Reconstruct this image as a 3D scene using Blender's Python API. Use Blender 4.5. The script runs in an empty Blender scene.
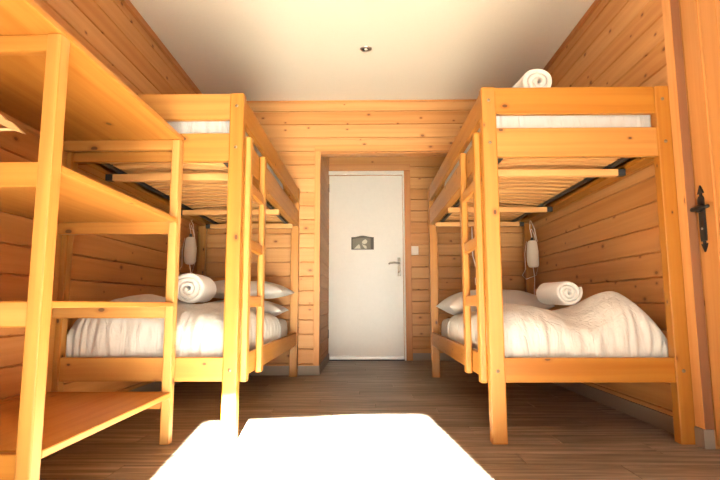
import bpy, bmesh, math, random
from mathutils import Vector, Matrix, noise as mnoise

rnd = random.Random(7)
scn = bpy.context.scene
COL = scn.collection

# ------------------------------------------------------------------ room figures (metres)
XL, XR = -1.44, 1.41          # side walls
YB, YC = 4.47, 5.60           # partition with the opening / end wall of the passage
ZC = 2.415                    # ceiling
OPX0, OPX1, OPZ = -0.40, 1.12, 1.94   # opening in the partition
EYE = 0.593


# ================================================================== materials
class NT:
    def __init__(s, name):
        s.m = bpy.data.materials.new(name)
        s.m.use_nodes = True
        s.t = s.m.node_tree
        s.b = s.t.nodes['Principled BSDF']

    def n(s, typ, ins=None, **kw):
        nd = s.t.nodes.new(typ)
        for k, v in kw.items():
            setattr(nd, k, v)
        for k, v in (ins or {}).items():
            s.put(nd.inputs[k], v)
        return nd

    def put(s, sock, v):
        if hasattr(v, 'is_output') or isinstance(v, bpy.types.NodeSocket):
            s.t.links.new(v, sock)
        elif isinstance(v, bpy.types.Node):
            s.t.links.new(v.outputs[0], sock)
        else:
            sock.default_value = v

    def math(s, op, a, b=0.0, c=0.0, clamp=False):
        nd = s.n('ShaderNodeMath', operation=op, use_clamp=clamp)
        s.put(nd.inputs[0], a); s.put(nd.inputs[1], b); s.put(nd.inputs[2], c)
        return nd.outputs[0]

    def mix(s, fac, a, b, mode='MIX'):
        nd = s.n('ShaderNodeMix', data_type='RGBA', blend_type=mode)
        s.put(nd.inputs[0], fac); s.put(nd.inputs[6], a); s.put(nd.inputs[7], b)
        return nd.outputs[2]

    def comb(s, x, y, z=0.0):
        nd = s.n('ShaderNodeCombineXYZ')
        s.put(nd.inputs[0], x); s.put(nd.inputs[1], y); s.put(nd.inputs[2], z)
        return nd.outputs[0]

    def ramp(s, fac, stops):
        nd = s.n('ShaderNodeValToRGB')
        e = nd.color_ramp.elements
        while len(e) < len(stops):
            e.new(0.5)
        for el, (p, c) in zip(e, stops):
            el.position = p; el.color = c
        s.put(nd.inputs[0], fac)
        return nd.outputs[0]

    def noise(s, vec, scale=1.0, detail=3.0, rough=0.55, dist=0.0):
        nd = s.n('ShaderNodeTexNoise', {'Vector': vec, 'Scale': scale, 'Detail': detail, 'Roughness': rough, 'Distortion': dist})
        return nd.outputs[0]

    def smooth(s, v, lo, hi, a=0.0, b=1.0):
        nd = s.n('ShaderNodeMapRange', {'Value': v, 'From Min': lo, 'From Max': hi, 'To Min': a, 'To Max': b}, interpolation_type='SMOOTHSTEP')
        return nd.outputs[0]

    def bump(s, h, strength=0.2, dist=0.002):
        nd = s.n('ShaderNodeBump', {'Height': h, 'Strength': strength, 'Distance': dist})
        s.put(s.b.inputs['Normal'], nd.outputs[0])


def C4(r, g, b):
    return (r, g, b, 1.0)


def pine(name, light, dark, knot=(0.16, 0.055, 0.016), knots=0.62, rough=0.42, kscale=6.0, var=0.16, fine_amp=0.42):
    """Solid pine board; U runs along the grain, V across it (metres)."""
    N = NT(name)
    uv = N.n('ShaderNodeUVMap', uv_map='UVMap')
    sep = N.n('ShaderNodeSeparateXYZ', {0: uv.outputs[0]})
    u, v = sep.outputs[0], sep.outputs[1]
    kv = N.comb(N.math('MULTIPLY', u, 0.62), v)
    vor = N.n('ShaderNodeTexVoronoi', {'Vector': kv, 'Scale': kscale}, voronoi_dimensions='2D', feature='F1')
    d = vor.outputs['Distance']
    kc = N.n('ShaderNodeSeparateColor', {0: vor.outputs['Color']})
    gate = N.math('GREATER_THAN', kc.outputs[0], knots)
    rad = N.math('MULTIPLY_ADD', kc.outputs[1], 0.040, 0.023)
    kd = N.math('DIVIDE', d, rad)
    core = N.math('MULTIPLY', N.smooth(kd, 0.75, 1.1, 1.0, 0.0), gate)
    halo = N.math('MULTIPLY', N.smooth(kd, 0.8, 2.6, 1.0, 0.0), gate)
    swirl = N.math('MULTIPLY', N.smooth(d, 0.0, 0.30, 0.010, 0.0), gate)
    v2 = N.math('ADD', v, swirl)
    wob = N.noise(N.comb(N.math('MULTIPLY', u, 1.1), N.math('MULTIPLY', v, 5.0)), 1.0, 2.0)
    v3 = N.math('MULTIPLY_ADD', wob, 0.045, v2)
    fig = N.noise(N.comb(N.math('MULTIPLY', u, 0.55), N.math('MULTIPLY', v3, 26.0)), 1.0, 2.5, 0.5)
    fine = N.noise(N.comb(N.math('MULTIPLY', u, 5.0), N.math('MULTIPLY', v3, 210.0)), 1.0, 3.0, 0.6)
    f = N.math('ADD', N.smooth(fig, 0.33, 0.70, 0.0, 0.80), N.math('MULTIPLY', N.math('SUBTRACT', fine, 0.5), fine_amp), clamp=True)
    base = N.mix(f, C4(*light), C4(*dark))
    base = N.mix(N.math('MULTIPLY', halo, 0.55), base, C4(dark[0]*0.62, dark[1]*0.48, dark[2]*0.38))
    base = N.mix(N.math('MULTIPLY', core, 0.95), base, C4(*knot))
    tone = N.n('ShaderNodeAttribute', attribute_name='tone')
    oi = N.n('ShaderNodeObjectInfo')
    t = N.math('ADD', N.math('MULTIPLY', N.math('SUBTRACT', tone.outputs['Fac'], 0.5), var),
               N.math('MULTIPLY', N.math('SUBTRACT', oi.outputs['Random'], 0.5), var*0.5))
    hsv = N.n('ShaderNodeHueSaturation', {'Hue': N.math('MULTIPLY_ADD', t, 0.05, 0.5), 'Saturation': N.math('SUBTRACT', 1.0, N.math('MULTIPLY', t, 0.5)),
                                          'Value': N.math('ADD', 1.0, t), 'Color': base})
    N.put(N.b.inputs['Base Color'], hsv.outputs[0])
    N.put(N.b.inputs['Roughness'], N.math('MULTIPLY_ADD', fine, 0.15, rough - 0.05))
    N.b.inputs['Specular IOR Level'].default_value = 0.35
    N.bump(N.math('SUBTRACT', fine, N.math('MULTIPLY', core, 0.6)), 0.10, 0.001)
    return N.m


def plain(name, col, rough=0.5, metal=0.0, bump=0.0, bscale=60.0, spec=0.5):
    N = NT(name)
    tc = N.n('ShaderNodeTexCoord')
    nz = N.noise(tc.outputs['Object'], bscale, 3.0)
    c = N.mix(nz, C4(*[x*0.96 for x in col]), C4(*[min(1, x*1.03) for x in col]))
    N.put(N.b.inputs['Base Color'], c)
    N.b.inputs['Roughness'].default_value = rough
    N.b.inputs['Metallic'].default_value = metal
    N.b.inputs['Specular IOR Level'].default_value = spec
    if bump:
        N.bump(nz, bump, 0.002)
    return N.m


def cloth(name, col, crease=0.5, weave=700.0, sheen=0.2, drape=0.0):
    N = NT(name)
    tc = N.n('ShaderNodeTexCoord')
    o = tc.outputs['Object']
    fold = N.noise(o, 9.0, 4.0, 0.5, 0.7)
    cr = N.noise(o, 38.0, 3.0, 0.55, 0.9)
    w = N.noise(o, weave, 1.0)
    mp = N.n('ShaderNodeMapping', {'Vector': o, 'Scale': (26.0, 26.0, 5.0)})
    dr = N.math('ABSOLUTE', N.math('SUBTRACT', N.noise(mp.outputs[0], 1.0, 2.5, 0.5, 0.6), 0.5))
    fold = N.math('SUBTRACT', fold, N.math('MULTIPLY', N.smooth(dr, 0.0, 0.16, 1.0, 0.0), drape))
    h = N.math('ADD', N.math('MULTIPLY', fold, 1.0), N.math('ADD', N.math('MULTIPLY', cr, 0.12), N.math('MULTIPLY', w, 0.015)))
    N.put(N.b.inputs['Base Color'], C4(*col))
    N.b.inputs['Roughness'].default_value = 0.85
    N.b.inputs['Specular IOR Level'].default_value = 0.15
    N.b.inputs['Sheen Weight'].default_value = sheen
    N.bump(h, crease, 0.02)
    return N.m


def floor_mat(name):
    N = NT(name)
    uv = N.n('ShaderNodeUVMap', uv_map='UVMap')
    sep = N.n('ShaderNodeSeparateXYZ', {0: uv.outputs[0]})
    u, v = sep.outputs[0], sep.outputs[1]
    g = N.noise(N.comb(N.math('MULTIPLY', u, 1.8), N.math('MULTIPLY', v, 30.0)), 1.0, 4.0, 0.6, 0.5)
    f = N.noise(N.comb(N.math('MULTIPLY', u, 9.0), N.math('MULTIPLY', v, 160.0)), 1.0, 2.0)
    c = N.ramp(N.math('ADD', N.math('MULTIPLY', g, 0.75), N.math('MULTIPLY', f, 0.25)),
               [(0.36, C4(0.078, 0.056, 0.043)), (0.5, C4(0.185, 0.137, 0.106)), (0.64, C4(0.33, 0.26, 0.21))])
    tone = N.n('ShaderNodeAttribute', attribute_name='tone')
    hsv = N.n('ShaderNodeHueSaturation', {'Value': N.math('MULTIPLY_ADD', tone.outputs['Fac'], 0.45, 0.78), 'Saturation': 0.95, 'Color': c})
    N.put(N.b.inputs['Base Color'], hsv.outputs[0])
    N.put(N.b.inputs['Roughness'], N.math('MULTIPLY_ADD', f, 0.16, 0.40))
    N.b.inputs['Specular IOR Level'].default_value = 0.4
    N.bump(N.math('ADD', g, f), 0.08, 0.001)
    return N.m


M = {}
M['pine'] = pine('pine_bed', (0.365, 0.160, 0.029), (0.300, 0.110, 0.017), knots=0.40, kscale=7.5, knot=(0.070, 0.022, 0.007))
M['pine_shelf'] = pine('pine_shelf', (0.400, 0.185, 0.042), (0.330, 0.128, 0.024), knots=0.72, knot=(0.090, 0.030, 0.010))
M['panel'] = pine('pine_panelling', (0.500, 0.240, 0.080), (0.415, 0.180, 0.052), knots=0.40, rough=0.5, kscale=6.5, var=0.12)
M['trim'] = pine('pine_trim', (0.55, 0.26, 0.085), (0.45, 0.19, 0.055), knots=0.7, rough=0.5)
M['casing'] = pine('pine_casing', (0.45, 0.19, 0.060), (0.37, 0.14, 0.040), knots=0.6, rough=0.5)
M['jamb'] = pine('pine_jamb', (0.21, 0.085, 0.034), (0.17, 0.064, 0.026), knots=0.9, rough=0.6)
M['doorwood'] = pine('pine_door', (0.42, 0.175, 0.045), (0.35, 0.130, 0.029), knots=0.55, rough=0.45)
M['slat'] = pine('birch_slat', (0.60, 0.31, 0.110), (0.56, 0.28, 0.095), knots=0.97, rough=0.45, var=0.05, fine_amp=0.1)
M['floor'] = floor_mat('wood_effect_floor')
M['grout'] = plain('floor_joint', (0.055, 0.036, 0.026), 0.8)
M['ceiling'] = plain('ceiling_plaster', (0.635, 0.585, 0.505), 0.9, bump=0.05, bscale=90)
M['bed_white'] = cloth('white_bed_linen', (0.50, 0.485, 0.46), 0.36, drape=0.26)
M['pillow_white'] = cloth('pillow_linen', (0.62, 0.60, 0.57), 0.3)
M['towel'] = cloth('white_terry', (0.62, 0.60, 0.57), 0.25, 450.0, 0.6)
M['mattress'] = plain('dark_mattress_fabric', (0.055, 0.062, 0.072), 0.9, bump=0.2, bscale=300)
M['door_white'] = plain('white_door_paint', (0.92, 0.89, 0.82), 0.30, bump=0.02, bscale=30, spec=0.7)
M['steel'] = plain('brushed_steel', (0.52, 0.47, 0.42), 0.32, 1.0)
M['handle'] = plain('dark_steel', (0.20, 0.165, 0.13), 0.42, 0.9)
M['bolt'] = plain('zinc_bolt', (0.20, 0.15, 0.10), 0.5, 0.8)
M['iron'] = plain('black_iron', (0.012, 0.011, 0.011), 0.5, 0.3, bump=0.2)
M['switch'] = plain('white_plastic', (0.82, 0.74, 0.66), 0.35)
M['rubber'] = plain('black_plastic', (0.02, 0.02, 0.022), 0.5)
M['base'] = plain('grey_skirting', (0.235, 0.190, 0.150), 0.55, bump=0.1, bscale=40)
M['shade'] = cloth('cream_lamp_fabric', (0.62, 0.53, 0.42), 0.1)
M['cord'] = plain('white_cord', (0.78, 0.70, 0.62), 0.5)
M['hanger'] = pine('beech_hanger', (0.55, 0.36, 0.17), (0.48, 0.29, 0.12), knots=0.99, rough=0.35)
M['plaque_dark'] = plain('plaque_dark', (0.045, 0.036, 0.027), 0.7, spec=0.15)
M['plaque_mid'] = plain('plaque_mid', (0.15, 0.125, 0.095), 0.7, spec=0.15)
M['plaque_light'] = plain('plaque_light', (0.62, 0.57, 0.48), 0.7, spec=0.15)
M['lens'] = plain('lamp_lens', (0.85, 0.80, 0.72), 0.2)
M['ground'] = plain('terrace_stone', (0.16, 0.15, 0.135), 0.9)


# ================================================================== geometry helpers
def tag(o, label=None, cat=None, group=None, kind=None):
    if label: o['label'] = label
    if cat: o['category'] = cat
    if group: o['group'] = group
    if kind: o['kind'] = kind
    return o


def empty(name, loc):
    o = bpy.data.objects.new(name, None)
    o.empty_display_size = 0.1
    o.location = loc
    COL.objects.link(o)
    return o


class MB:
    """A mesh under construction with grain UVs and a per-face tone."""
    def __init__(s):
        s.bm = bmesh.new()
        s.uv = s.bm.loops.layers.uv.new('UVMap')
        s.tn = s.bm.faces.layers.float.new('tone')

    def mark(s, faces, axis, off=None, tone=None):
        off = off or (rnd.uniform(0, 90), rnd.uniform(0, 90))
        tone = rnd.random() if tone is None else tone
        a = 'xyz'.index(axis)
        for f in faces:
            f[s.tn] = tone
            nrm = f.normal
            k = max(range(3), key=lambda i: abs(nrm[i]))
            rest = [i for i in range(3) if i != k]
            for l in f.loops:
                c = l.vert.co
                if k == a:
                    u, v = c[rest[0]] * 0.12, c[rest[1]]
                else:
                    o = [i for i in rest if i != a][0]
                    u, v = c[a], c[o] + 0.37 * k
                l[s.uv].uv = (u + off[0], v + off[1])

    def box(s, lo, hi, axis=None, bev=0.003, off=None, tone=None, mat=0):
        lo, hi = [min(a, b) for a, b in zip(lo, hi)], [max(a, b) for a, b in zip(lo, hi)]
        if axis is None:
            e = [h - l for l, h in zip(lo, hi)]
            axis = 'xyz'[max(range(3), key=lambda i: e[i])]
        bm = s.bm
        for f in bm.faces: f.tag = True
        vs = [bm.verts.new((lo[0] if i & 1 == 0 else hi[0], lo[1] if i & 2 == 0 else hi[1], lo[2] if i & 4 == 0 else hi[2])) for i in range(8)]
        fs = [bm.faces.new([vs[i] for i in q]) for q in ((0, 2, 3, 1), (4, 5, 7, 6), (0, 1, 5, 4), (2, 6, 7, 3), (0, 4, 6, 2), (1, 3, 7, 5))]
        new = list(fs)
        if bev:
            es = list({e for f in fs for e in f.edges})
            bev = min(bev, 0.45 * min(h - l for l, h in zip(lo, hi)))
            r = bmesh.ops.bevel(bm, geom=es, offset=bev, segments=2, profile=0.6, affect='EDGES')
            new = [f for f in bm.faces if not f.tag]
        for f in new:
            f.normal_update()
            f.material_index = mat
        s.mark(new, axis, off, tone)
        return s

    def prism(s, pts, frame, depth, axis='x', mat=0, bev=0.0):
        """Closed outline pts (2-D) in FRAME=(origin, eu, ev), pushed by vector depth."""
        o, eu, ev = [Vector(q) for q in frame]
        dv = Vector(depth)
        bm = s.bm
        for f in bm.faces: f.tag = True
        a = [bm.verts.new(o + eu * p[0] + ev * p[1]) for p in pts]
        b = [bm.verts.new(v.co + dv) for v in a]
        fs = [bm.faces.new(a[::-1]), bm.faces.new(b)]
        n = len(a)
        for i in range(n):
            fs.append(bm.faces.new([a[i], a[(i + 1) % n], b[(i + 1) % n], b[i]]))
        bmesh.ops.recalc_face_normals(bm, faces=fs)
        if bev:
            es = list({e for f in fs[:2] for e in f.edges})
            r = bmesh.ops.bevel(bm, geom=es, offset=bev, segments=2, affect='EDGES')
            fs = [f for f in bm.faces if not f.tag]
        for f in fs:
            f.normal_update()
            f.material_index = mat
        s.mark(fs, axis)
        return s

    def tube(s, path, r, seg=10, mat=0, caps=True, axis='z'):
        path = [Vector(p) for p in path]
        bm = s.bm
        rings = []
        for i, p in enumerate(path):
            t = (path[min(i + 1, len(path) - 1)] - path[max(i - 1, 0)]).normalized()
            ref = Vector((0, 0, 1)) if abs(t.z) < 0.9 else Vector((1, 0, 0))
            u = t.cross(ref).normalized(); w = t.cross(u)
            rr = r[i] if isinstance(r, (list, tuple)) else r
            rings.append([bm.verts.new(p + rr * (math.cos(2*math.pi*k/seg) * u + math.sin(2*math.pi*k/seg) * w)) for k in range(seg)])
        fs = []
        for a, b in zip(rings, rings[1:]):
            for k in range(seg):
                fs.append(bm.faces.new([a[k], a[(k + 1) % seg], b[(k + 1) % seg], b[k]]))
        if caps:
            fs.append(bm.faces.new(rings[0][::-1])); fs.append(bm.faces.new(rings[-1]))
        bmesh.ops.recalc_face_normals(bm, faces=fs)
        for f in fs:
            f.normal_update(); f.material_index = mat; f.smooth = True
        s.mark(fs, axis)
        return s

    def build(s, name, mats, parent=None, smooth=None):
        me = bpy.data.meshes.new(name)
        if smooth:
            for f in s.bm.faces: f.smooth = True
        s.bm.to_mesh(me); s.bm.free()
        for m in (mats if isinstance(mats, (list, tuple)) else [mats]):
            me.materials.append(m)
        o = bpy.data.objects.new(name, me)
        COL.objects.link(o)
        if parent: o.parent = parent
        return o


def board(name, lo, hi, m, parent, axis=None, bev=0.003):
    return MB().box(lo, hi, axis, bev).build(name, m, parent)


# ================================================================== setting
PITCH = 0.1235


def planks(mb, p0, ud, length, z0, z1, nrm, phase, pitch=PITCH, back=0.06):
    """Horizontal tongue-and-groove boards with V grooves, from p0 along ud, facing nrm."""
    p0, ud, nrm = Vector(p0), Vector(ud), Vector(nrm)
    bm = mb.bm
    c, g = 0.0058, 0.0110
    z = phase - math.ceil((phase - z0) / pitch) * pitch
    while z < z1 - 1e-6:
        a, b = max(z, z0), min(z + pitch, z1)
        z += pitch
        if b - a < 0.006: continue
        prof = [(a, -g), (a + c, 0.0), (b - c, 0.0), (b, -g)]
        off = (rnd.uniform(0, 90), rnd.uniform(0, 90)); tone = rnd.random()
        cols = [[bm.verts.new(p0 + ud * (length * t) + nrm * d + Vector((0, 0, zz))) for zz, d in prof] for t in (0, 1)]
        for i in range(3):
            f = bm.faces.new([cols[0][i], cols[1][i], cols[1][i + 1], cols[0][i + 1]])
            f.normal_update()
            if f.normal.dot(nrm) < 0: f.normal_flip()
            f[mb.tn] = tone
            for l in f.loops:
                d = l.vert.co - p0
                l[mb.uv].uv = (d.dot(ud) + off[0], l.vert.co.z + off[1])
    q = p0 + ud * length
    lo = [min(p0[i], q[i]) for i in range(3)]; hi = [max(p0[i], q[i]) for i in range(3)]
    pts = [p0 - nrm * 0.0111, q - nrm * 0.0111, q - nrm * back, p0 - nrm * back]
    vs = [bm.verts.new((p.x, p.y, z0)) for p in pts] + [bm.verts.new((p.x, p.y, z1)) for p in pts]
    fs = [bm.faces.new([vs[i] for i in k]) for k in ((3, 2, 1, 0), (4, 5, 6, 7), (0, 1, 5, 4), (1, 2, 6, 5), (2, 3, 7, 6), (3, 0, 4, 7))]
    bmesh.ops.recalc_face_normals(bm, faces=fs)
    mb.mark(fs, 'x' if abs(ud.x) > 0.5 else 'y')


def structure(o, label, cat):
    return tag(o, label, cat, kind='structure')


YR0 = -2.2     # how far the room reaches behind the camera
# floor: wood-look boards running across the room
mb = MB()
mb.box((XL - 0.06, YR0 - 0.2, -0.08), (XR + 0.12, YC + 0.08, -0.004), 'x', 0, mat=1)
row, y = 0, YR0 - 0.2
PW, PL = 0.152, 0.92
while y < YC + 0.02:
    x = XL - 0.05 - PL * ((row * 0.37) % 1.0)
    while x < XR + 0.08:
        a, b = max(x, XL - 0.05), min(x + PL - 0.003, XR + 0.1)
        if b - a > 0.02:
            mb.box((a, y, -0.004), (b, min(y + PW - 0.003, YC + 0.06), 0.0), 'x', 0)
        x += PL
    y += PW; row += 1
structure(mb.build('floor', [M['floor'], M['grout']]), 'brown wood effect plank floor running across the whole bunk room', 'floor')

# ceiling
structure(MB().box((XL - 0.06, YR0 - 0.25, ZC), (XR + 0.12, YC + 0.08, ZC + 0.08), 'x', 0).build('ceiling', M['ceiling']),
          'plain cream white ceiling above the bunk room', 'ceiling')

mb = MB(); planks(mb, (XL, YR0 - 0.2, 0), (0, 1, 0), YB - YR0 + 0.26, 0, ZC, (1, 0, 0), 2.322)
structure(mb.build('wall_left', M['panel']), 'pine plank wall behind the shelves and the left bunk bed', 'wall')

YD = 2.222     # where the right wall gives way to the cupboard door
mb = MB(); planks(mb, (XR, 2.283, 0), (0, 1, 0), YC - 2.283 + 0.06, 0, ZC, (-1, 0, 0), 2.322)
mb.box((1.428, YD, 0), (XR + 0.06, 2.2828, ZC), 'z', 0)
structure(mb.build('wall_right', M['panel']), 'pine plank wall beside the right bunk bed', 'wall')

mb = MB()
ZS = 2.315 - 3 * PITCH
planks(mb, (XL, YB, 0), (1, 0, 0), XR - XL, ZS, ZC, (0, -1, 0), 2.315, back=0.12)
planks(mb, (XL, YB, 0), (1, 0, 0), OPX0 - XL, 0, ZS, (0, -1, 0), 2.315, back=0.12)
planks(mb, (OPX1, YB, 0), (1, 0, 0), XR - OPX1, 0, ZS, (0, -1, 0), 2.315, back=0.12)
structure(mb.build('wall_back', M['panel']), 'pine plank wall at the back with the wide opening to the door', 'wall')

mb = MB()
planks(mb, (OPX0 - 0.06, YC, 0), (1, 0, 0), XR - OPX0 + 0.10, 0, ZC, (0, -1, 0), 1.978)
structure(mb.build('wall_passage_back', M['panel']), 'pine plank wall around the white door', 'wall')
mb = MB()
planks(mb, (OPX0 - 0.008, YB + 0.12, 0), (0, 1, 0), YC - YB - 0.12, 0, ZC, (1, 0, 0), 1.978)
planks(mb, (OPX0 - 0.008, YB + 0.012, 0), (0, 1, 0), 0.108, 0, OPZ, (1, 0, 0), 1.978, back=0.02)
structure(mb.build('wall_passage_left', M['panel']), 'short pine plank side wall left of the white door', 'wall')

# rear wall (behind the camera) with the glazed terrace door opening the sun comes through
SUNAZ, SUNEL = -0.105, 0.455          # sideways drift and drop of the sunbeam per metre
def yrear(x): return -1.90 + 0.21 * (x - 0.16)
WX0, WX1, WTOP = -0.322, 0.802, 2.165
mb = MB()
def rear(x0, x1, z0, z1):
    v = [(x0, yrear(x0)), (x1, yrear(x1)), (x1, yrear(x1) - 0.06), (x0, yrear(x0) - 0.06)]
    mb.prism([(p[0], p[1]) for p in v], ((0, 0, z0), (1, 0, 0), (0, 1, 0)), (0, 0, z1 - z0), 'x')
rear(XL - 0.05, WX0, 0, ZC); rear(WX1, XR + 0.12, 0, ZC); rear(WX0, WX1, WTOP, ZC)
structure(mb.build('wall_rear', M['panel']), 'pine wall behind the viewer with the open terrace doorway', 'wall')

# added wall out of view, left of the camera, to shade the upper left wall
mb = MB(); planks(mb, (XL, 0.55, 0), (1, 0, 0), -0.86 - XL, 0, ZC, (0, 1, 0), 2.322, back=0.08)
structure(mb.build('wall_shade_added', M['panel']), 'added short pine plank wall out of view, shading the upper left wall', 'wall')

# trims
structure(board('trim_1', (XL, YR0, ZC - 0.045), (XL + 0.022, YB, ZC), M['casing'], None), 'dark pine strip along the top of the left wall', 'trim')
structure(board('trim_2', (XR - 0.018, 2.283, ZC - 0.035), (XR, YB, ZC), M['casing'], None), 'pine strip along the top of the right wall', 'trim')
structure(board('trim_3', (XL + 0.022, YB - 0.012, ZC - 0.018), (XR - 0.018, YB, ZC), M['trim'], None), 'thin pine strip along the top of the back wall', 'trim')
structure(board('trim_4', (OPX0 - 0.052, YB - 0.012, 0.078), (OPX0, YB + 0.012, OPZ), M['trim'], None), 'upright pine corner strip left of the opening', 'trim')
structure(board('trim_5', (OPX0 - 0.052, YB - 0.014, OPZ), (OPX1, YB + 0.012, OPZ + 0.055), M['trim'], None), 'horizontal pine strip over the opening', 'trim')
structure(board('trim_6', (OPX0, YB + 0.012, OPZ - 0.012), (OPX1, YB + 0.12, OPZ - 0.0005), M['trim'], None), 'pine lining board under the lintel of the opening', 'trim')
structure(board('trim_7', (1.388, YD, 0.078), (1.427, 2.283, ZC), M['trim'], None), 'upright pine post board between right bunk bed and cupboard door', 'trim')
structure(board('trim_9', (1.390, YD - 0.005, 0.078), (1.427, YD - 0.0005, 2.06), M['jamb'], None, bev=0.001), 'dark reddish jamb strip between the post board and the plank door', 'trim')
structure(board('trim_8', (OPX1 - 0.012, YB + 0.012, 0), (OPX1, YB + 0.12, OPZ - 0.012), M['trim'], None), 'pine lining board on the right side of the opening', 'trim')
# baseboards
BH = 0.076
structure(board('baseboard_left', (XL, YR0, 0), (XL + 0.010, YB - 0.010, BH), M['base'], None, bev=0.002), 'grey tiled skirting along the left wall', 'baseboard')
structure(board('baseboard_right', (XR - 0.010, 2.284, 0), (XR, YB - 0.010, BH), M['base'], None, bev=0.002), 'grey tiled skirting along the right wall under the bunk bed', 'baseboard')
structure(board('baseboard_corner', (1.384, YD - 0.002, 0), (1.427, 2.284, BH), M['base'], None, bev=0.002), 'grey skirting piece below the post board by the cupboard door', 'baseboard')
structure(board('baseboard_back', (XL + 0.010, YB - 0.012, 0), (OPX0 + 0.004, YB, BH), M['base'], None, bev=0.002), 'grey tiled skirting on the back wall left of the opening', 'baseboard')
structure(board('baseboard_passage_left', (OPX0 - 0.006, YB + 0.001, 0), (OPX0 + 0.006, YC - 0.012, BH), M['base'], None, bev=0.002), 'grey skirting on the side wall left of the white door', 'baseboard')
structure(board('baseboard_passage_back', (0.475, YC - 0.012, 0), (XR, YC, BH), M['base'], None, bev=0.002), 'grey skirting right of the white door', 'baseboard')

# terrace ground outside
structure(MB().box((-14, -22, -0.25), (14, YR0 - 0.2, -0.06), 'x', 0).build('ground_outside', M['ground']), 'pale stone terrace outside the doorway behind the viewer', 'terrace')

# ---------------- white door
door = structure(empty('door_1', (0, YC, 0)), 'white painted door with steel handle at the end of the passage', 'door')
dx0, dx1 = -0.402, 0.400
MB().box((dx0, -0.022, 0.012), (dx1, 0.002, 2.000), 'z', 0.002).build('leaf', M['door_white'], door)
MB().box((dx0 - 0.006, -0.034, 2.012), (dx1 + 0.02, 0.0, 2.052), 'x', 0.003).build('frame', M['door_white'], door)
MB().box((dx1 + 0.006, -0.034, 0), (dx1 + 0.022, 0.0, 2.012), 'z', 0.003).build('frame', M['door_white'], door)
MB().box((dx0 - 0.006, -0.028, 0.0), (dx1 + 0.006, 0.0, 0.010), 'x', 0.002).build('threshold', M['rubber'], door)
MB().box((dx0, -0.026, 0.014), (dx1, -0.0215, 0.045), 'x', 0.001).build('kick_strip', M['steel'], door)
MB().box((dx1 + 0.022, -0.042, 0.0), (dx1 + 0.090, 0.0, 2.052), 'z', 0.004).build('casing', M['casing'], door)
MB().box((dx0 - 0.004, -0.042, 2.052), (dx1 + 0.090, 0.0, 2.126), 'x', 0.004).build('casing', M['casing'], door)
for z in (0.28, 1.86):
    MB().tube([(dx0 - 0.004, -0.031, z - 0.045), (dx0 - 0.004, -0.031, z + 0.045)], 0.008, 10).build('hinge', M['bolt'], door)
h = MB().box((0.342, -0.032, 0.892), (0.372, -0.022, 1.092), 'z', 0.004).build('handle', M['handle'], door)
MB().tube([(0.357, -0.032, 1.028), (0.357, -0.075, 1.028), (0.345, -0.082, 1.029), (0.300, -0.084, 1.034), (0.255, -0.082, 1.030), (0.243, -0.078, 1.020)], 0.0095, 12).build('lever', M['handle'], h)
MB().tube([(0.357, -0.0325, 0.935), (0.357, -0.040, 0.935)], 0.013, 14).build('lock_cylinder', M['bolt'], h)

# ---------------- plank cupboard door with iron latch, on the right
XD = 1.428
d2 = structure(empty('door_2', (XD, 0, 0)), 'pine plank door with black iron latch at the right edge', 'door')
dy1, dy0 = YD - 0.008, 1.45
MB().box((0.0, dy1 - 0.112, 0.015), (0.030, dy1, 2.06), 'z', 0.003).build('stile', M['doorwood'], d2)
MB().box((0.0, dy0, 0.015), (0.030, dy0 + 0.112, 2.06), 'z', 0.003).build('stile', M['doorwood'], d2)
MB().box((0.0, dy0 + 0.112, 1.945), (0.030, dy1 - 0.112, 2.06), 'y', 0.003).build('rail', M['doorwood'], d2)
MB().box((0.0, dy0 + 0.112, 0.015), (0.030, dy1 - 0.112, 0.14), 'y', 0.003).build('rail', M['doorwood'], d2)
mb = MB()
yy = dy1 - 0.112
while yy > dy0 + 0.115:
    mb.box((0.010, max(yy - 0.096, dy0 + 0.112), 0.14), (0.026, yy, 1.945), 'z', 0.004)
    yy -= 0.0965
mb.build('plank_panel', M['doorwood'], d2)
# latch: backplate with arrow tips, cross bolt
ly, lz0, lz1 = 2.176, 0.852, 1.045
mb = MB()
fr = ((0.0, ly, 0), (0, 1, 0), (0, 0, 1))
mb.prism([(-0.017, lz0), (0.017, lz0), (0.019, lz0 + 0.02), (0.019, lz1 - 0.012), (0.012, lz1), (-0.012, lz1), (-0.019, lz1 - 0.012), (-0.019, lz0 + 0.02)], fr, (-0.009, 0, 0), 'z', bev=0.002)
for sgn, zz in ((1, lz1), (-1, lz0)):
    mb.prism([(-0.006, zz - 0.002*sgn), (0.006, zz - 0.002*sgn), (0.006, zz + 0.012*sgn), (0.019, zz + 0.010*sgn), (0.010, zz + 0.028*sgn), (0.0, zz + 0.046*sgn), (-0.010, zz + 0.028*sgn), (-0.019, zz + 0.010*sgn), (-0.006, zz + 0.012*sgn)],
             fr, (-0.007, 0, 0), 'z')
lat = mb.build('latch', M['iron'], d2)
MB().tube([(-0.020, ly - 0.066, 0.990), (-0.020, ly - 0.040, 0.990), (-0.020, ly, 0.990), (-0.020, ly + 0.05, 0.993), (-0.020, ly + 0.066, 0.993)], [0.007, 0.0085, 0.010, 0.009, 0.004], 10).build('bolt_bar', M['iron'], lat)
MB().tube([(-0.009, ly, 0.990), (-0.022, ly, 0.990)], 0.016, 14).build('boss', M['iron'], lat)
MB().tube([(-0.0085, ly, 0.905), (-0.0105, ly, 0.905)], 0.0055, 10).build('keyhole_rivet', M['steel'], lat)
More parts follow.
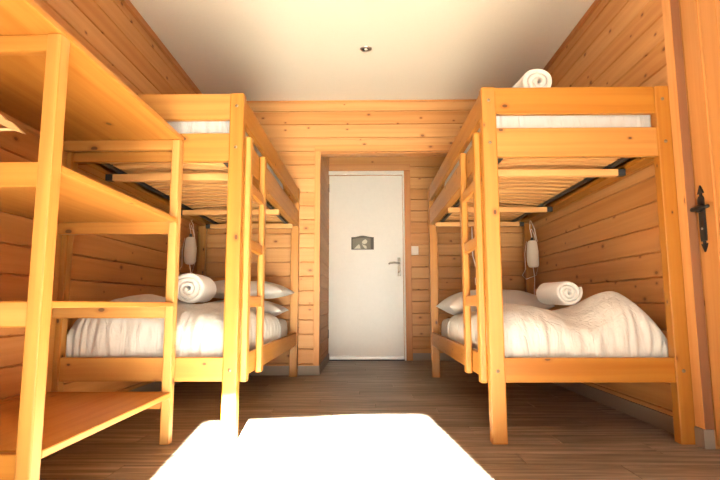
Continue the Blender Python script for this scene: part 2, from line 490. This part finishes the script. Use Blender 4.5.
# wall above and beyond the cupboard door
mb = MB()
mb.box((XD, YR0, 2.065), (XD + 0.06, YD - 0.001, ZC), 'y', 0)
mb.box((XD, YR0, 0.0), (XD + 0.06, dy0 - 0.004, 2.065), 'y', 0)
mb.box((XD + 0.034, dy0 - 0.004, 0.0), (XD + 0.06, YD - 0.001, 2.065), 'y', 0)
structure(mb.build('wall_right_front', M['panel']), 'pine wall around the plank door beside the viewer', 'wall')

# ---------------- small things of the shell
# plaque on the white door (generic mountain picture)
pl = tag(empty('door_plaque', (-0.036, YC - 0.0222, 1.250)), 'small dark picture plaque with two pale peaks on the white door', 'plaque')
fr = ((0, 0, 0), (1, 0, 0), (0, 0, 1))
w, hh = 0.122, 0.070
top = [(w, hh - 0.004)] + [(w * (1 - t / 10.0), hh - 0.004 + 0.016 * max(0, math.sin(math.pi * t / 20.0)) ** 3) for t in range(1, 20)] + [(-w, hh - 0.004)]
MB().prism([(-w, -hh), (w, -hh)] + top, fr, (0, -0.006, 0), 'x', bev=0.001).build('plate', M['plaque_dark'], pl)
def relief(name, pts, m, dep=0.0075):
    return MB().prism(pts, ((0, -0.006, 0), (1, 0, 0), (0, 0, 1)), (0, -(dep - 0.006), 0), 'x').build(name, M[m], pl)
relief('picture_sky', [(-w + 0.012, -0.06), (w - 0.035, -0.06), (w - 0.035, 0.052), (0.05, 0.060), (-0.03, 0.058), (-w + 0.012, 0.046)], 'plaque_mid', 0.0068)
relief('picture_peak', [(-0.092, -0.060), (-0.022, -0.060), (-0.028, -0.030), (-0.040, -0.010), (-0.062, -0.030)], 'plaque_light', 0.0080)
relief('picture_peak', [(0.026, -0.060), (0.046, -0.060), (0.040, -0.030), (0.018, -0.022), (-0.008, -0.010), (0.006, -0.036)], 'plaque_light', 0.0082)
relief('picture_cloud', [(-0.008, 0.0), (0.020, -0.012), (0.045, 0.0), (0.052, 0.022), (0.034, 0.044), (0.016, 0.036), (-0.002, 0.022)], 'plaque_light', 0.0078)

sw = tag(empty('light_switch', (0.530, YC, 1.170)), 'white square light switch on the planks right of the white door', 'light switch')
MB().box((-0.040, -0.009, -0.048), (0.040, 0.0, 0.048), 'z', 0.004).build('cover_plate', M['switch'], sw)
MB().box((-0.026, -0.0135, -0.030), (0.026, -0.009, 0.030), 'z', 0.002).build('rocker', M['switch'], sw)

sp = tag(empty('ceiling_spotlight', (0.006, 3.52, ZC)), 'small round spotlight set into the cream ceiling', 'spotlight')
mb = MB(); bm = mb.bm
prof = [(0.042, 0.0), (0.041, -0.005), (0.034, -0.007), (0.028, -0.004), (0.026, 0.0)]
prof = [(0.044, -0.0005), (0.043, -0.006), (0.036, -0.009), (0.027, -0.005), (0.025, -0.0005)]
rings = [[bm.verts.new((r*math.cos(2*math.pi*k/32), r*math.sin(2*math.pi*k/32), z)) for k in range(32)] for r, z in prof]
for a, b in zip(rings, rings[1:]):
    for k in range(32): bm.faces.new([a[k], a[(k+1) % 32], b[(k+1) % 32], b[k]])
bmesh.ops.recalc_face_normals(bm, faces=bm.faces[:])
mb.build('trim_ring', M['steel'], sp, smooth=True)
MB().tube([(0, 0, 0.0), (0, 0, -0.0035)], 0.026, 24).build('reflector', M['rubber'], sp)
MB().tube([(0, 0, -0.0035), (0, 0, -0.0075)], [0.013, 0.010], 20).build('lens', M['lens'], sp)


# ================================================================== bunk beds
BW, BL = 0.86, 2.07
PX, PY = 0.066, 0.052
Z = dict(post=1.585, g0=1.458, g1=1.585, r0=1.255, r1=1.392, l0=0.255, l1=0.360)


def bunk(s, xo, y0, label):
    """s=+1: the aisle side faces -X (right bunk); s=-1 mirrored."""
    root = tag(empty('bunk_bed', (xo, y0, 0)), label, 'bunk bed', 'pine bunk beds')
    P = M['pine']
    def B(name, lo, hi, axis=None, m=P, par=root, bev=0.004):
        return board(name, (s*lo[0], lo[1], lo[2]), (s*hi[0], hi[1], hi[2]), m, par, axis, bev)
    xw, yb = BW - PX, BL - PY
    for (px, py) in ((0, 0), (xw, 0), (0, yb), (xw, yb)):
        p = B('post', (px, py, 0), (px + PX, py + PY, Z['post']), 'z', bev=0.006)
        if py == 0:
            for zz in (1.522, 1.322, 0.305):
                c = Vector((s*(px + PX*0.5), py, zz))
                MB().tube([c + Vector((0, 0.001, 0)), c + Vector((0, -0.0022, 0))], [0.0085, 0.0072], 14, axis='y').build('bolt', M['bolt'], p)
    # short ends
    for yy in (0.008, BL - 0.036):
        B('guard_board', (PX - 0.002, yy, Z['g0']), (xw + 0.002, yy + 0.028, Z['g1']), 'x')
        B('end_rail', (PX - 0.002, yy, Z['r0']), (xw + 0.002, yy + 0.028, Z['r1']), 'x')
        B('end_rail', (PX - 0.002, yy, Z['l0']), (xw + 0.002, yy + 0.028, Z['l1']), 'x')
    # long sides
    for xx in (0.006, BW - 0.034):
        B('guard_rail', (xx, PY - 0.002, Z['g0']), (xx + 0.028, yb + 0.002, Z['g1'] - 0.006), 'y')
        B('side_rail', (xx, PY - 0.002, Z['r0']), (xx + 0.028, yb + 0.002, Z['r1']), 'y')
        B('side_rail', (xx, PY - 0.002, Z['l0']), (xx + 0.028, yb + 0.002, Z['l1']), 'y')
    # bearers the slats rest on
    B('bearer', (0.034, 0.06, 1.258), (0.062, BL - 0.06, 1.284), 'y')
    B('bearer', (BW - 0.100, 0.06, 1.258), (BW - 0.034, BL - 0.06, 1.284), 'y')
    B('bearer', (0.034, 0.06, 0.262), (0.075, BL - 0.06, 0.300), 'y')
    B('bearer', (BW - 0.075, 0.06, 0.262), (BW - 0.034, BL - 0.06, 0.300), 'y')
    B('bed_base', (0.036, 0.06, 0.300), (BW - 0.036, BL - 0.06, 0.312), 'y', M['slat'])
    # sprung slats, bowed upwards, of the upper bed
    x0, x1 = 0.095, 0.690
    n = 21
    for i in range(n):
        yc = 0.105 + i * (BL - 0.21) / (n - 1)
        mb = MB(); bm = mb.bm
        top, bot = [], []
        for k in range(13):
            t = k / 12.0
            x = s * (x0 + (x1 - x0) * t)
            zz = 1.2765 + 0.013 * (1 - (2*t - 1) ** 2)
            top.append([bm.verts.new((x, yc + d, zz + 0.015)) for d in (-0.025, 0.025)])
            bot.append([bm.verts.new((x, yc + d, zz)) for d in (-0.025, 0.025)])
        fs = []
        for k in range(12):
            fs += [bm.faces.new([top[k][0], top[k+1][0], top[k+1][1], top[k][1]]), bm.faces.new([bot[k][0], bot[k][1], bot[k+1][1], bot[k+1][0]]),
                   bm.faces.new([top[k][0], bot[k][0], bot[k+1][0], top[k+1][0]]), bm.faces.new([top[k][1], top[k+1][1], bot[k+1][1], bot[k][1]])]
        fs += [bm.faces.new([top[0][0], top[0][1], bot[0][1], bot[0][0]]), bm.faces.new([top[12][0], bot[12][0], bot[12][1], top[12][1]])]
        bmesh.ops.recalc_face_normals(bm, faces=fs)
        for f in fs: f.normal_update()
        mb.mark(fs, 'x')
        mb.build('slat', M['slat'], root)
    # long bars carrying the slat ends
    B('slat_bar', (0.085, 0.07, 1.262), (0.110, BL - 0.07, 1.2755), 'y', M['rubber'])
    B('slat_bar', (0.672, 0.07, 1.262), (0.700, BL - 0.07, 1.2755), 'y', M['rubber'])
    for yy in (0.235, 1.250, 1.900):
        c = B('crossbar', (0.040, yy, 1.222), (0.722, yy + 0.040, 1.2575), 'x', M['slat'])
        B('bracket', (0.722, yy + 0.004, 1.224), (0.760, yy + 0.036, 1.2575), 'x', M['rubber'], c, 0.002)
    # ladder on the aisle side
    lad = B('ladder', (-0.028, 0.395, 0.245), (0.004, 0.452, 1.392), 'z', bev=0.008)
    B('stile', (-0.028, 0.060, 0.245), (0.004, 0.112, 1.392), 'z', par=lad, bev=0.008)
    for zz in (0.582, 0.852, 1.122):
        B('rung', (-0.024, 0.110, zz), (0.0, 0.397, zz + 0.052), 'y', par=lad, bev=0.005)
    return root


RX, RY = 0.533, 2.285
LX, LY = -0.572, 2.330
bunk(1, RX, RY, 'pine bunk bed with ladder right of the doorway, beside the plank door')
bunk(-1, LX, LY, 'pine bunk bed with ladder left of the doorway, behind the open shelves')


# ================================================================== bedding
def fbm(x, y, z=0.0):
    return mnoise.noise(Vector((x, y, z)))


def mattress(s, xo, y0, z0, h, label):
    t = tag(empty('mattress', (xo, y0, z0)), label, 'mattress', 'mattresses')
    a, b = sorted((s*0.074, s*(BW - 0.078)))
    xa, xb, ya, yb = a, b, 0.084, BL - 0.052
    cx, cy, hx, hy, rc = (a+b)/2, (ya+yb)/2, (b-a)/2, (yb-ya)/2, 0.10
    outl = []
    for qx, qy, a0 in ((1, -1, -90), (1, 1, 0), (-1, 1, 90), (-1, -1, 180)):
        for k in range(25):
            an = math.radians(a0 + 90*k/24)
            outl.append((cx + qx*(hx-rc) + rc*math.cos(an), cy + qy*(hy-rc) + rc*math.sin(an), math.cos(an), math.sin(an)))
    pts = []
    for p, q in zip(outl, outl[1:] + outl[:1]):
        d = math.hypot(q[0]-p[0], q[1]-p[1]); m_ = max(1, int(d/0.011))
        for k in range(m_): pts.append(tuple(p[i] + (q[i]-p[i])*k/m_ for i in range(4)))
    mb = MB()
    mb.prism([(p[0], p[1]) for p in outl], ((0, 0, 0), (1, 0, 0), (0, 1, 0)), (0, 0, 0.045), 'y')
    mb.build('base', M['mattress'], t)
    # the sheet: a soft cover with small vertical gathers
    mb = MB(); bm = mb.bm
    lv = [(0.020, 0.001), (0.045, 0.004), (h*0.5, 0.005), (h*0.8, 0.0), (h*0.93, -0.012), (h, -0.045), (h+0.002, -0.09)]
    rings = []
    for z, d in lv:
        r = []
        for (x, y, ux, uy) in pts:
            e = d + 0.0035 * fbm(x*55, y*55, z*4) * (1 if z < h*0.9 else 0.4)
            r.append(bm.verts.new((x + ux*e, y + uy*e, z)))
        rings.append(r)
    n = len(pts)
    for p, q in zip(rings, rings[1:]):
        for i in range(n): bm.faces.new([p[i], p[(i+1) % n], q[(i+1) % n], q[i]])
    bm.faces.new(rings[-1])
    bmesh.ops.recalc_face_normals(bm, faces=bm.faces[:])
    sh = mb.build('fitted_sheet', M['bed_white'], t, smooth=True)
    tag(sh, 'white sheet')
    return t


def duvet(name, x0, x1, y0, y1, z0, top, label, pn=4.0, pleat=0.024, nx=90, ny=110, seed=0.0, px=3.2, py=3.6, pxw=None, s=1, rest=None):
    """A soft quilt over the mattress: its rim hangs to z0, its top billows to top(x,y)."""
    mb = MB(); bm = mb.bm
    cx, cy, hx, hy = (x0+x1)/2, (y0+y1)/2, (x1-x0)/2, (y1-y0)/2
    G = []
    def ease(t):
        a = abs(t); return math.copysign(1 - (1 - a) ** 2.1, t)
    for j in range(ny + 1):
        row = []
        b = ease(-1 + 2*j/ny)
        for i in range(nx + 1):
            a = ease(-1 + 2*i/nx)
            q = (pxw or px) if a*s > 0 else px
            hb = (max(0.0, 1 - abs(b) ** py)) ** (1/py)
            x, y = cx + hx*a, cy + hy*b
            T = top(x, y) if callable(top) else top
            T += 0.018 * fbm(x*5 + seed, y*5, seed) + 0.008 * fbm(x*13 + seed, y*13, seed)
            if b > 0 and rest: hb = max(hb, (rest - z0)/(T - z0))
            h = (max(0.0, 1 - abs(a) ** q)) ** (1/q) * hb
            z = z0 + (T - z0) * h
            # hanging gathers along the rim
            k = max(0.0, min(1.0, (max(abs(a), abs(b)) - 0.80) / 0.15)) * (1 - h*0.55)
            if abs(b) >= abs(a):
                w = fbm(x*16 + seed, z*2.2, seed) + 0.6*fbm(x*34 + seed, z*3, 3.1)
                y -= math.copysign(1, b) * k * pleat * min(1.0, max(0.0, 1.0 - 2.2*abs(w))**1.3)
                x += 0.010 * k * fbm(x*9 + seed, z*6, 7.7)
            else:
                w = fbm(y*16 + seed, z*2.2, seed) + 0.6*fbm(y*34 + seed, z*3, 3.1)
                x -= math.copysign(1, a) * k * pleat * min(1.0, max(0.0, 1.0 - 2.2*abs(w))**1.3)
            z += 0.007 * math.sin((x*0.8 + y)*31 + 3*fbm(x*4, y*4, seed)) * (h > 0.75) * max(0.0, fbm(x*3.1, y*3.1, seed + 4))
            row.append(bm.verts.new((x - cx, y - cy, z - z0)))
        G.append(row)
    for j in range(ny):
        for i in range(nx):
            bm.faces.new([G[j][i], G[j][i+1], G[j+1][i+1], G[j+1][i]])
    bmesh.ops.recalc_face_normals(bm, faces=bm.faces[:])
    o = mb.build(name, M['bed_white'], None, smooth=True)
    o.location = (cx, cy, z0)
    m = o.modifiers.new('soft', 'SUBSURF'); m.levels = 1; m.render_levels = 1
    return tag(o, label, 'duvet', 'white duvets')


def pillow(cx, cy, z, w, d, h, label, rot=0.0, tilt=0.0, tx=0.0, seed=0.0):
    mb = MB(); bm = mb.bm
    n = 36
    for side in (1, -1):
        G = []
        for j in range(n + 1):
            row = []
            for i in range(n + 1):
                a, b = -1 + 2*i/n, -1 + 2*j/n
                a, b = math.copysign(1-(1-abs(a))**1.5, a), math.copysign(1-(1-abs(b))**1.5, b)
                x = a * w/2 * (1 - 0.10*(1 - b*b)) ; y = b * d/2 * (1 - 0.10*(1 - a*a))
                e = (1 - abs(a)**3.4)**0.55 * (1 - abs(b)**3.4)**0.55 if abs(a) < 1 and abs(b) < 1 else 0.0
                zz = side * (h/2) * e * (1.0 if side > 0 else 0.72)
                zz += 0.008 * fbm(x*7 + seed, y*7, side*2 + seed) * e + 0.006*fbm(x*9, y*9, seed)
                row.append(bm.verts.new((x, y, zz)))
            G.append(row)
        for j in range(n):
            for i in range(n):
                q = [G[j][i], G[j][i+1], G[j+1][i+1], G[j+1][i]]
                bm.faces.new(q if side > 0 else q[::-1])
    bmesh.ops.remove_doubles(bm, verts=bm.verts[:], dist=0.0006)
    bmesh.ops.recalc_face_normals(bm, faces=bm.faces[:])
    o = mb.build('pillow', M['pillow_white'], None, smooth=True)
    o.location = (cx, cy, z); o.rotation_euler = (tx, tilt, rot)
    return tag(o, label, 'pillow', 'white pillows')


def towel(cx, cy, z, R, L, rot, label, turns=3.2, squash=0.92, start=0.6, tilt=0.0):
    """Rolled terry towel; its spiral end looks towards local -Y."""
    mb = MB(); bm = mb.bm
    n = int(turns * 30)
    t0 = 0.010
    ctr = []
    step = (R - 0.010) / turns
    for i in range(n + 1):
        a = i / n * turns * 2*math.pi
        r = 0.008 + step * a / (2*math.pi)
        ctr.append((r*math.cos(a + start), r*math.sin(a + start), r, a))
    th = step * 0.46
    out = [((r + th)*math.cos(a + start), (r + th)*math.sin(a + start)) for _, _, r, a in ctr]
    inn = [((max(r - th, 0.001))*math.cos(a + start), (max(r - th, 0.001))*math.sin(a + start)) for _, _, r, a in ctr]
    m_ = 14
    def ring(pts_o, pts_i, y, f):
        vo, vi = [], []
        for k, ((xo, zo), (xi, zi)) in enumerate(zip(pts_o, pts_i)):
            mx, mz = (xo + xi)/2, (zo + zi)/2
            yy = y + 0.008*fbm(mx*30, mz*30, y*3) * (1 if abs(y) > L*0.4 else 0)
            wob = 1 + 0.05*fbm(mx*14, mz*14, y*6)
            vo.append(bm.verts.new(((mx + (xo-mx)*f)*wob, yy, squash*(mz + (zo-mz)*f)*wob)))
            vi.append(bm.verts.new(((mx + (xi-mx)*f)*wob, yy, squash*(mz + (zi-mz)*f)*wob)))
        return vo, vi
    ys = [(-L/2, 0.35), (-L/2 + 0.004, 0.8), (-L/2 + 0.010, 1.0)] + [(-L/2 + L*k/8, 1.0) for k in range(1, 8)] + [(L/2 - 0.010, 1.0), (L/2 - 0.004, 0.8), (L/2, 0.35)]
    rs = [ring(out, inn, y, f) for y, f in ys]
    for (o1, i1), (o2, i2) in zip(rs, rs[1:]):
        for k in range(n):
            bm.faces.new([o1[k], o1[k+1], o2[k+1], o2[k]])
            bm.faces.new([i1[k], i2[k], i2[k+1], i1[k+1]])
        bm.faces.new([o1[0], o2[0], i2[0], i1[0]]); bm.faces.new([o1[n], i1[n], i2[n], o2[n]])
    for o1, i1 in (rs[0], rs[-1]):
        for k in range(n):
            bm.faces.new([o1[k], i1[k], i1[k+1], o1[k+1]])
    bmesh.ops.recalc_face_normals(bm, faces=bm.faces[:])
    o = mb.build('rolled_towel', M['towel'], None, smooth=True)
    o.location = (cx, cy, z); o.rotation_euler = (tilt, 0, rot)
    return tag(o, label, 'towel', 'rolled white towels')


mattress(1, RX, RY, 1.310, 0.150, 'dark-bottomed mattress lying on the slats of the right bunk bed')
mattress(-1, LX, LY, 1.310, 0.150, 'dark-bottomed mattress lying on the slats of the left bunk bed')
mattress(1, RX, RY, 0.314, 0.163, 'mattress with white sheet on the lower deck of the right bunk bed')
mattress(-1, LX, LY, 0.314, 0.163, 'mattress with white sheet on the lower deck of the left bunk bed')

def g2(x, c, w): return math.exp(-((x - c)/w) ** 2)

def topR(x, y):
    t = 0.528 + 0.147*g2(x, 1.215, 0.18)*g2(y, 2.54, 0.28) + 0.075*g2(x, 0.66, 0.24)*g2(y, 2.55, 0.5)
    return t - 0.025*g2(x, 0.98, 0.12)*g2(y, 2.40, 0.25)
def topL(x, y):
    return 0.545 + 0.105*g2(x, -1.14, 0.24)*g2(y, 2.65, 0.35) + 0.050*g2(x, -0.72, 0.16)*g2(y, 2.75, 0.6)
DV = []
DV.append(duvet('duvet', RX + 0.037, RX + BW - 0.037, RY + 0.054, RY + 1.42, 0.335, topR, 'puffy white duvet on the lower deck of the right bunk bed', seed=2.3, px=5.0, pxw=3.8, s=1, py=5.0, rest=0.540))
DV.append(duvet('duvet', LX - BW + 0.037, LX - 0.037, LY + 0.054, LY + 1.42, 0.335, topL, 'puffy white duvet on the lower deck of the left bunk bed', seed=8.1, px=5.0, pxw=9.0, s=-1, py=5.0, rest=0.540))
DV.append(duvet('duvet', RX + 0.042, RX + BW - 0.042, RY + 0.054, RY + 1.42, 1.378, lambda x, y: 1.600 + 0.025*g2(y, RY+0.2, 0.18), 'white duvet on the upper deck of the right bunk bed, just showing above the board', seed=4.4, px=6.0, py=7.0, pleat=0.012, rest=1.53))
DV.append(duvet('duvet', LX - BW + 0.042, LX - 0.042, LY + 0.054, LY + 1.42, 1.378, lambda x, y: 1.575, 'white duvet on the upper deck of the left bunk bed, seen through a gap', seed=6.6, px=6.0, py=7.0, pleat=0.012, rest=1.53))

from mathutils.bvhtree import BVHTree
def settle(o, below, sink=0.0):
    """Lower o until it just touches what lies below it."""
    bpy.context.view_layer.update()
    dg = bpy.context.evaluated_depsgraph_get()
    trees = []
    for b in below:
        for q in [b] + list(b.children):
            if q.type != 'MESH': continue
            ev = q.evaluated_get(dg); me = ev.to_mesh()
            trees.append(BVHTree.FromPolygons([q.matrix_world @ v.co for v in me.vertices], [tuple(p.vertices) for p in me.polygons]))
            ev.to_mesh_clear()
    gap = 9.0
    for v in o.data.vertices:
        p = o.matrix_world @ v.co
        for t in trees:
            h = t.ray_cast(Vector((p.x, p.y, p.z + 0.5)), Vector((0, 0, -1)))
            if h[0] is not None: gap = min(gap, p.z - h[0].z)
    o.location.z -= gap - 0.0015
    bpy.context.view_layer.update()

mats = {o.name: o for o in bpy.data.objects if o.name.startswith('mattress')}
MR, ML = mats['mattress.002'], mats['mattress.003']
p1 = pillow(-0.975, 4.03, 0.80, 0.70, 0.46, 0.165, 'lower of the two white pillows stacked on the left bunk bed', 0.03, seed=1.0); settle(p1, [ML])
p2 = pillow(-0.965, 4.04, 1.0, 0.74, 0.48, 0.165, 'upper of the two white pillows stacked on the left bunk bed', -0.05, 0.02, seed=2.0); settle(p2, [p1])
p3 = pillow(0.955, 3.98, 0.90, 0.76, 0.54, 0.25, 'plump white pillow at the head of the right bunk bed, lower deck', 0.04, seed=3.0); settle(p3, [MR])

t = towel(1.020, 2.78, 0.9, 0.070, 0.23, 0.16, 'rolled white towel on the duvet of the lower right bunk', start=0.4, turns=3.0); settle(t, [DV[0]])
t = towel(-0.925, 2.80, 0.9, 0.083, 0.28, 0.04, 'rolled white towel on the duvet of the lower left bunk', start=2.4, turns=3.0); settle(t, [DV[1]])
t = towel(0.840, 2.56, 1.9, 0.074, 0.26, 0.10, 'rolled white towel on the top deck of the right bunk', start=1.4, turns=2.4); settle(t, [DV[2]])
t = towel(-0.915, 2.86, 1.9, 0.078, 0.26, 0.05, 'rolled white towel on the top deck of the left bunk, only its top showing', start=2.0, turns=2.6); settle(t, [DV[3]])


# ================================================================== open shelves on the left
SX = -0.845           # front face of the unit
SY0, SY1 = 1.347, 2.326
sh = tag(empty('shelf_unit', (XL + 0.012, SY0, 0)), 'open pine shelf unit with four shelves at the left wall, before the left bunk bed', 'shelf unit')
ox, oy = XL + 0.012, SY0
def S(name, lo, hi, axis=None, par=sh, m=None, bev=0.004):
    return board(name, (lo[0]-ox, lo[1]-oy, lo[2]), (hi[0]-ox, hi[1]-oy, hi[2]), m or M['pine_shelf'], par, axis, bev)
pw, pd = 0.040, 0.046
for yy in (SY0, SY1 - pd):
    S('post', (SX - pw, yy, 0), (SX, yy + pd, 1.345), 'z', bev=0.005)
    S('post', (XL + 0.012, yy, 0), (XL + 0.012 + pw, yy + pd, 1.345), 'z', bev=0.005)
levels = [(0.196, 0.218), (0.585, 0.604), (0.960, 0.980)]
for za, zb in levels:
    S('shelf', (XL + 0.014, SY0 + pd, za), (SX, SY1 - pd, zb), 'y')
    for yy in (SY0 + 0.008, SY1 - pd + 0.010):
        S('end_rail', (XL + 0.012 + pw, yy, za - 0.050), (SX - pw, yy + 0.026, zb - 0.001), 'x')
S('shelf', (XL + 0.014, 0.56, 1.345), (SX, SY1, 1.366), 'y')
for yy in (SY0 + 0.008, SY1 - pd + 0.010):
    S('end_rail', (XL + 0.012 + pw, yy, 1.296), (SX - pw, yy + 0.026, 1.345), 'x')
hx, hy = -1.215, 1.475
mb = MB()
mb.tube([(hx-ox, hy-oy, 1.346), (hx-ox, hy-oy, 1.318), (hx-ox, hy-oy - 0.012, 1.308), (hx-ox, hy-oy - 0.022, 1.316)], 0.0028, 8)
mb.build('hook', M['iron'], sh)

# wooden coat hanger under the top shelf
hg = tag(empty('coat_hanger', (hx, hy - 0.012, 1.3110)), 'pale wooden coat hanger under the top shelf at the left edge', 'coat hanger')
mb = MB()
L_ = 0.210
up = [(-L_ + 2*L_*k/40.0) for k in range(41)]
def arm(x): return -0.112 - 0.104 * (abs(x)/L_) ** 1.25
def notch(x): return 0.007 * math.exp(-((abs(x) - 0.155)/0.007) ** 2)
upper = [(x, arm(x) + 0.014*(1 - (abs(x)/L_)**4) - notch(x)) for x in up]
fine = sorted(set([round(-L_ + 2*L_*k/120.0, 5) for k in range(121)]))
upper = [(x, arm(x) + 0.016*(1 - (abs(x)/L_)**5) - notch(x)) for x in fine]
lower = [(x, arm(x) - 0.016*(1 - (abs(x)/L_)**5)) for x in fine[1:-1]]
mb.prism(upper + lower[::-1], ((0, -0.008, 0), (1, 0, 0), (0, 0, 1)), (0, 0.016, 0), 'x')
mb.build('shoulder_bar', M['hanger'], hg)
MB().tube([(-0.185, 0, -0.203), (0.185, 0, -0.203)], 0.005, 10, axis='x').build('trouser_bar', M['hanger'], hg)
MB().tube([(0, 0, -0.090), (0, 0, -0.035), (0.012, 0, -0.022), (0.016, 0, -0.008), (0.008, 0, 0.002), (0, 0, 0.0045), (-0.010, 0, 0.0)], 0.0022, 8).build('wire_hook', M['steel'], hg)


# ================================================================== bedside lamps and cords
def lamp(x, y, z, s, label):
    t = tag(empty('bedside_lamp', (x, y, z)), label, 'lamp', 'cream bedside lamps')
    # a soft cream sleeve, slightly bellied
    mb = MB(); bm = mb.bm
    prof = [(0.020, -0.108), (0.032, -0.104), (0.040, -0.085), (0.044, -0.045), (0.044, 0.0), (0.041, 0.05), (0.036, 0.09), (0.028, 0.104), (0.010, 0.108)]
    rings = [[bm.verts.new((r*math.cos(2*math.pi*k/24)*1.05, r*math.sin(2*math.pi*k/24)*0.8, zz)) for k in range(24)] for r, zz in prof]
    for a, b in zip(rings, rings[1:]):
        for k in range(24): bm.faces.new([a[k], a[(k+1) % 24], b[(k+1) % 24], b[k]])
    bm.faces.new(rings[0][::-1]); bm.faces.new(rings[-1])
    bmesh.ops.recalc_face_normals(bm, faces=bm.faces[:])
    mb.build('shade', M['shade'], t, smooth=True)
    MB().tube([(0, 0, 0.104), (0, 0, 0.130)], [0.014, 0.010], 12).build('cap', M['rubber'], t)
    pts = [(0.0, 0.0, 0.128), (-0.006, 0.0, 0.17), (-0.014, 0.0, 0.205), (-0.006*s, 0.01, 1.254 - z)]
    MB().tube(pts, 0.0028, 8).build('hanging_cord', M['cord'], t)
    MB().tube([(-0.004, 0.0, 1.252 - z), (0.020, -0.008, 0.20), (0.030, -0.012, 0.13), (0.038, -0.014, 0.095)], 0.0026, 8).build('pull_cord', M['cord'], t)
    MB().tube([(0.0, 0.0, -0.106), (0.006, 0.004, -0.15), (0.010, 0.006, -0.20), (0.004, 0.006, -0.27), (0.0, 0.006, -0.34)], 0.0032, 8).build('power_cord', M['cord'], t)
    MB().tube([(-0.045, 0.0, 0.10), (-0.062, 0.0, 0.0), (-0.060, 0.0, -0.12), (-0.088, 0.0, -0.17), (-0.06, 0.0, -0.20), (0.02, 0.0, -0.17), (0.045, 0.0, -0.08), (0.046, 0.0, 0.02), (0.02, 0, 0.15), (0.0, 0, 0.20)], 0.0024, 8).build('loop_cord', M['cord'], t)
    return t
lamp(1.322, 4.10, 0.985, 1, 'cream fabric lamp hanging from cords in the corner of the right bunk bed')
lamp(-1.365, 3.98, 1.010, -1, 'cream fabric lamp hanging from a cord inside the left bunk bed')

c = tag(empty('switch_cord', (0.868, 4.205, 1.219)), 'white cord with small switch hanging behind the ladder of the right bunk bed', 'cord')
MB().tube([(0, 0, 0.0), (0.001, 0, -0.08), (-0.001, 0, -0.16), (0.002, 0, -0.24), (0.018, 0, -0.30), (0.030, 0, -0.36), (0.026, 0, -0.42)], 0.0042, 8).build('cable', M['cord'], c)
MB().box((0.014, -0.010, -0.475), (0.036, 0.010, -0.415), 'z', 0.005).build('inline_switch', M['switch'], c)
MB().tube([(0.025, 0, -0.47), (0.030, 0, -0.50), (0.012, 0, -0.52), (-0.004, 0, -0.535)], 0.0036, 8).build('cable_tail', M['cord'], c)


# ================================================================== light
sun = bpy.data.lights.new('sun', 'SUN')
sun.energy = 260.0; sun.angle = math.radians(0.6); sun.color = (0.97, 1.0, 0.85)
so = bpy.data.objects.new('sun', sun); COL.objects.link(so)
dirv = Vector((SUNAZ, 1.0, -SUNEL)).normalized()
so.rotation_euler = dirv.to_track_quat('-Z', 'Y').to_euler()
so.location = (1, -6, 5)

w = bpy.data.worlds.new('sky'); scn.world = w
w.use_nodes = True
bg = w.node_tree.nodes['Background']
bg.inputs['Color'].default_value = (0.90, 1.0, 0.98, 1)
bg.inputs['Strength'].default_value = 5.0

po = bpy.data.lights.new('doorway_portal', 'AREA')
po.shape = 'RECTANGLE'; po.size = WX1 - WX0; po.size_y = WTOP
po.cycles.is_portal = True
pob = bpy.data.objects.new('doorway_portal', po); COL.objects.link(pob)
pob.location = ((WX0 + WX1)/2, yrear((WX0 + WX1)/2) - 0.02, WTOP/2)
pob.rotation_euler = Vector((-0.21, 1.0, 0)).to_track_quat('-Z', 'Y').to_euler()

# ================================================================== camera
cam = bpy.data.cameras.new('camera')
cam.sensor_width = 36.0; cam.sensor_fit = 'HORIZONTAL'
cam.lens = 517.04 / 720 * 36.0
cam.clip_start = 0.05
co = bpy.data.objects.new('camera', cam); COL.objects.link(co)
pi_, ya, ro = 0.123497, 0.011519, -0.002893
fw = Vector((-math.sin(ya)*math.cos(pi_), math.cos(ya)*math.cos(pi_), math.sin(pi_)))
rt = Vector((math.cos(ya), math.sin(ya), 0)); upv = rt.cross(fw)
r2 = math.cos(ro)*rt + math.sin(ro)*upv
u2 = -math.sin(ro)*rt + math.cos(ro)*upv
co.matrix_world = Matrix(((r2.x, u2.x, -fw.x, 0), (r2.y, u2.y, -fw.y, 0), (r2.z, u2.z, -fw.z, EYE), (0, 0, 0, 1)))
scn.camera = co

scn.view_settings.view_transform = 'Standard'
scn.view_settings.look = 'None'
scn.view_settings.gamma = 1.0
scn.view_settings.use_curve_mapping = False
scn.view_settings.exposure = 1.0
scn.cycles.diffuse_bounces = 8
scn.cycles.max_bounces = 14
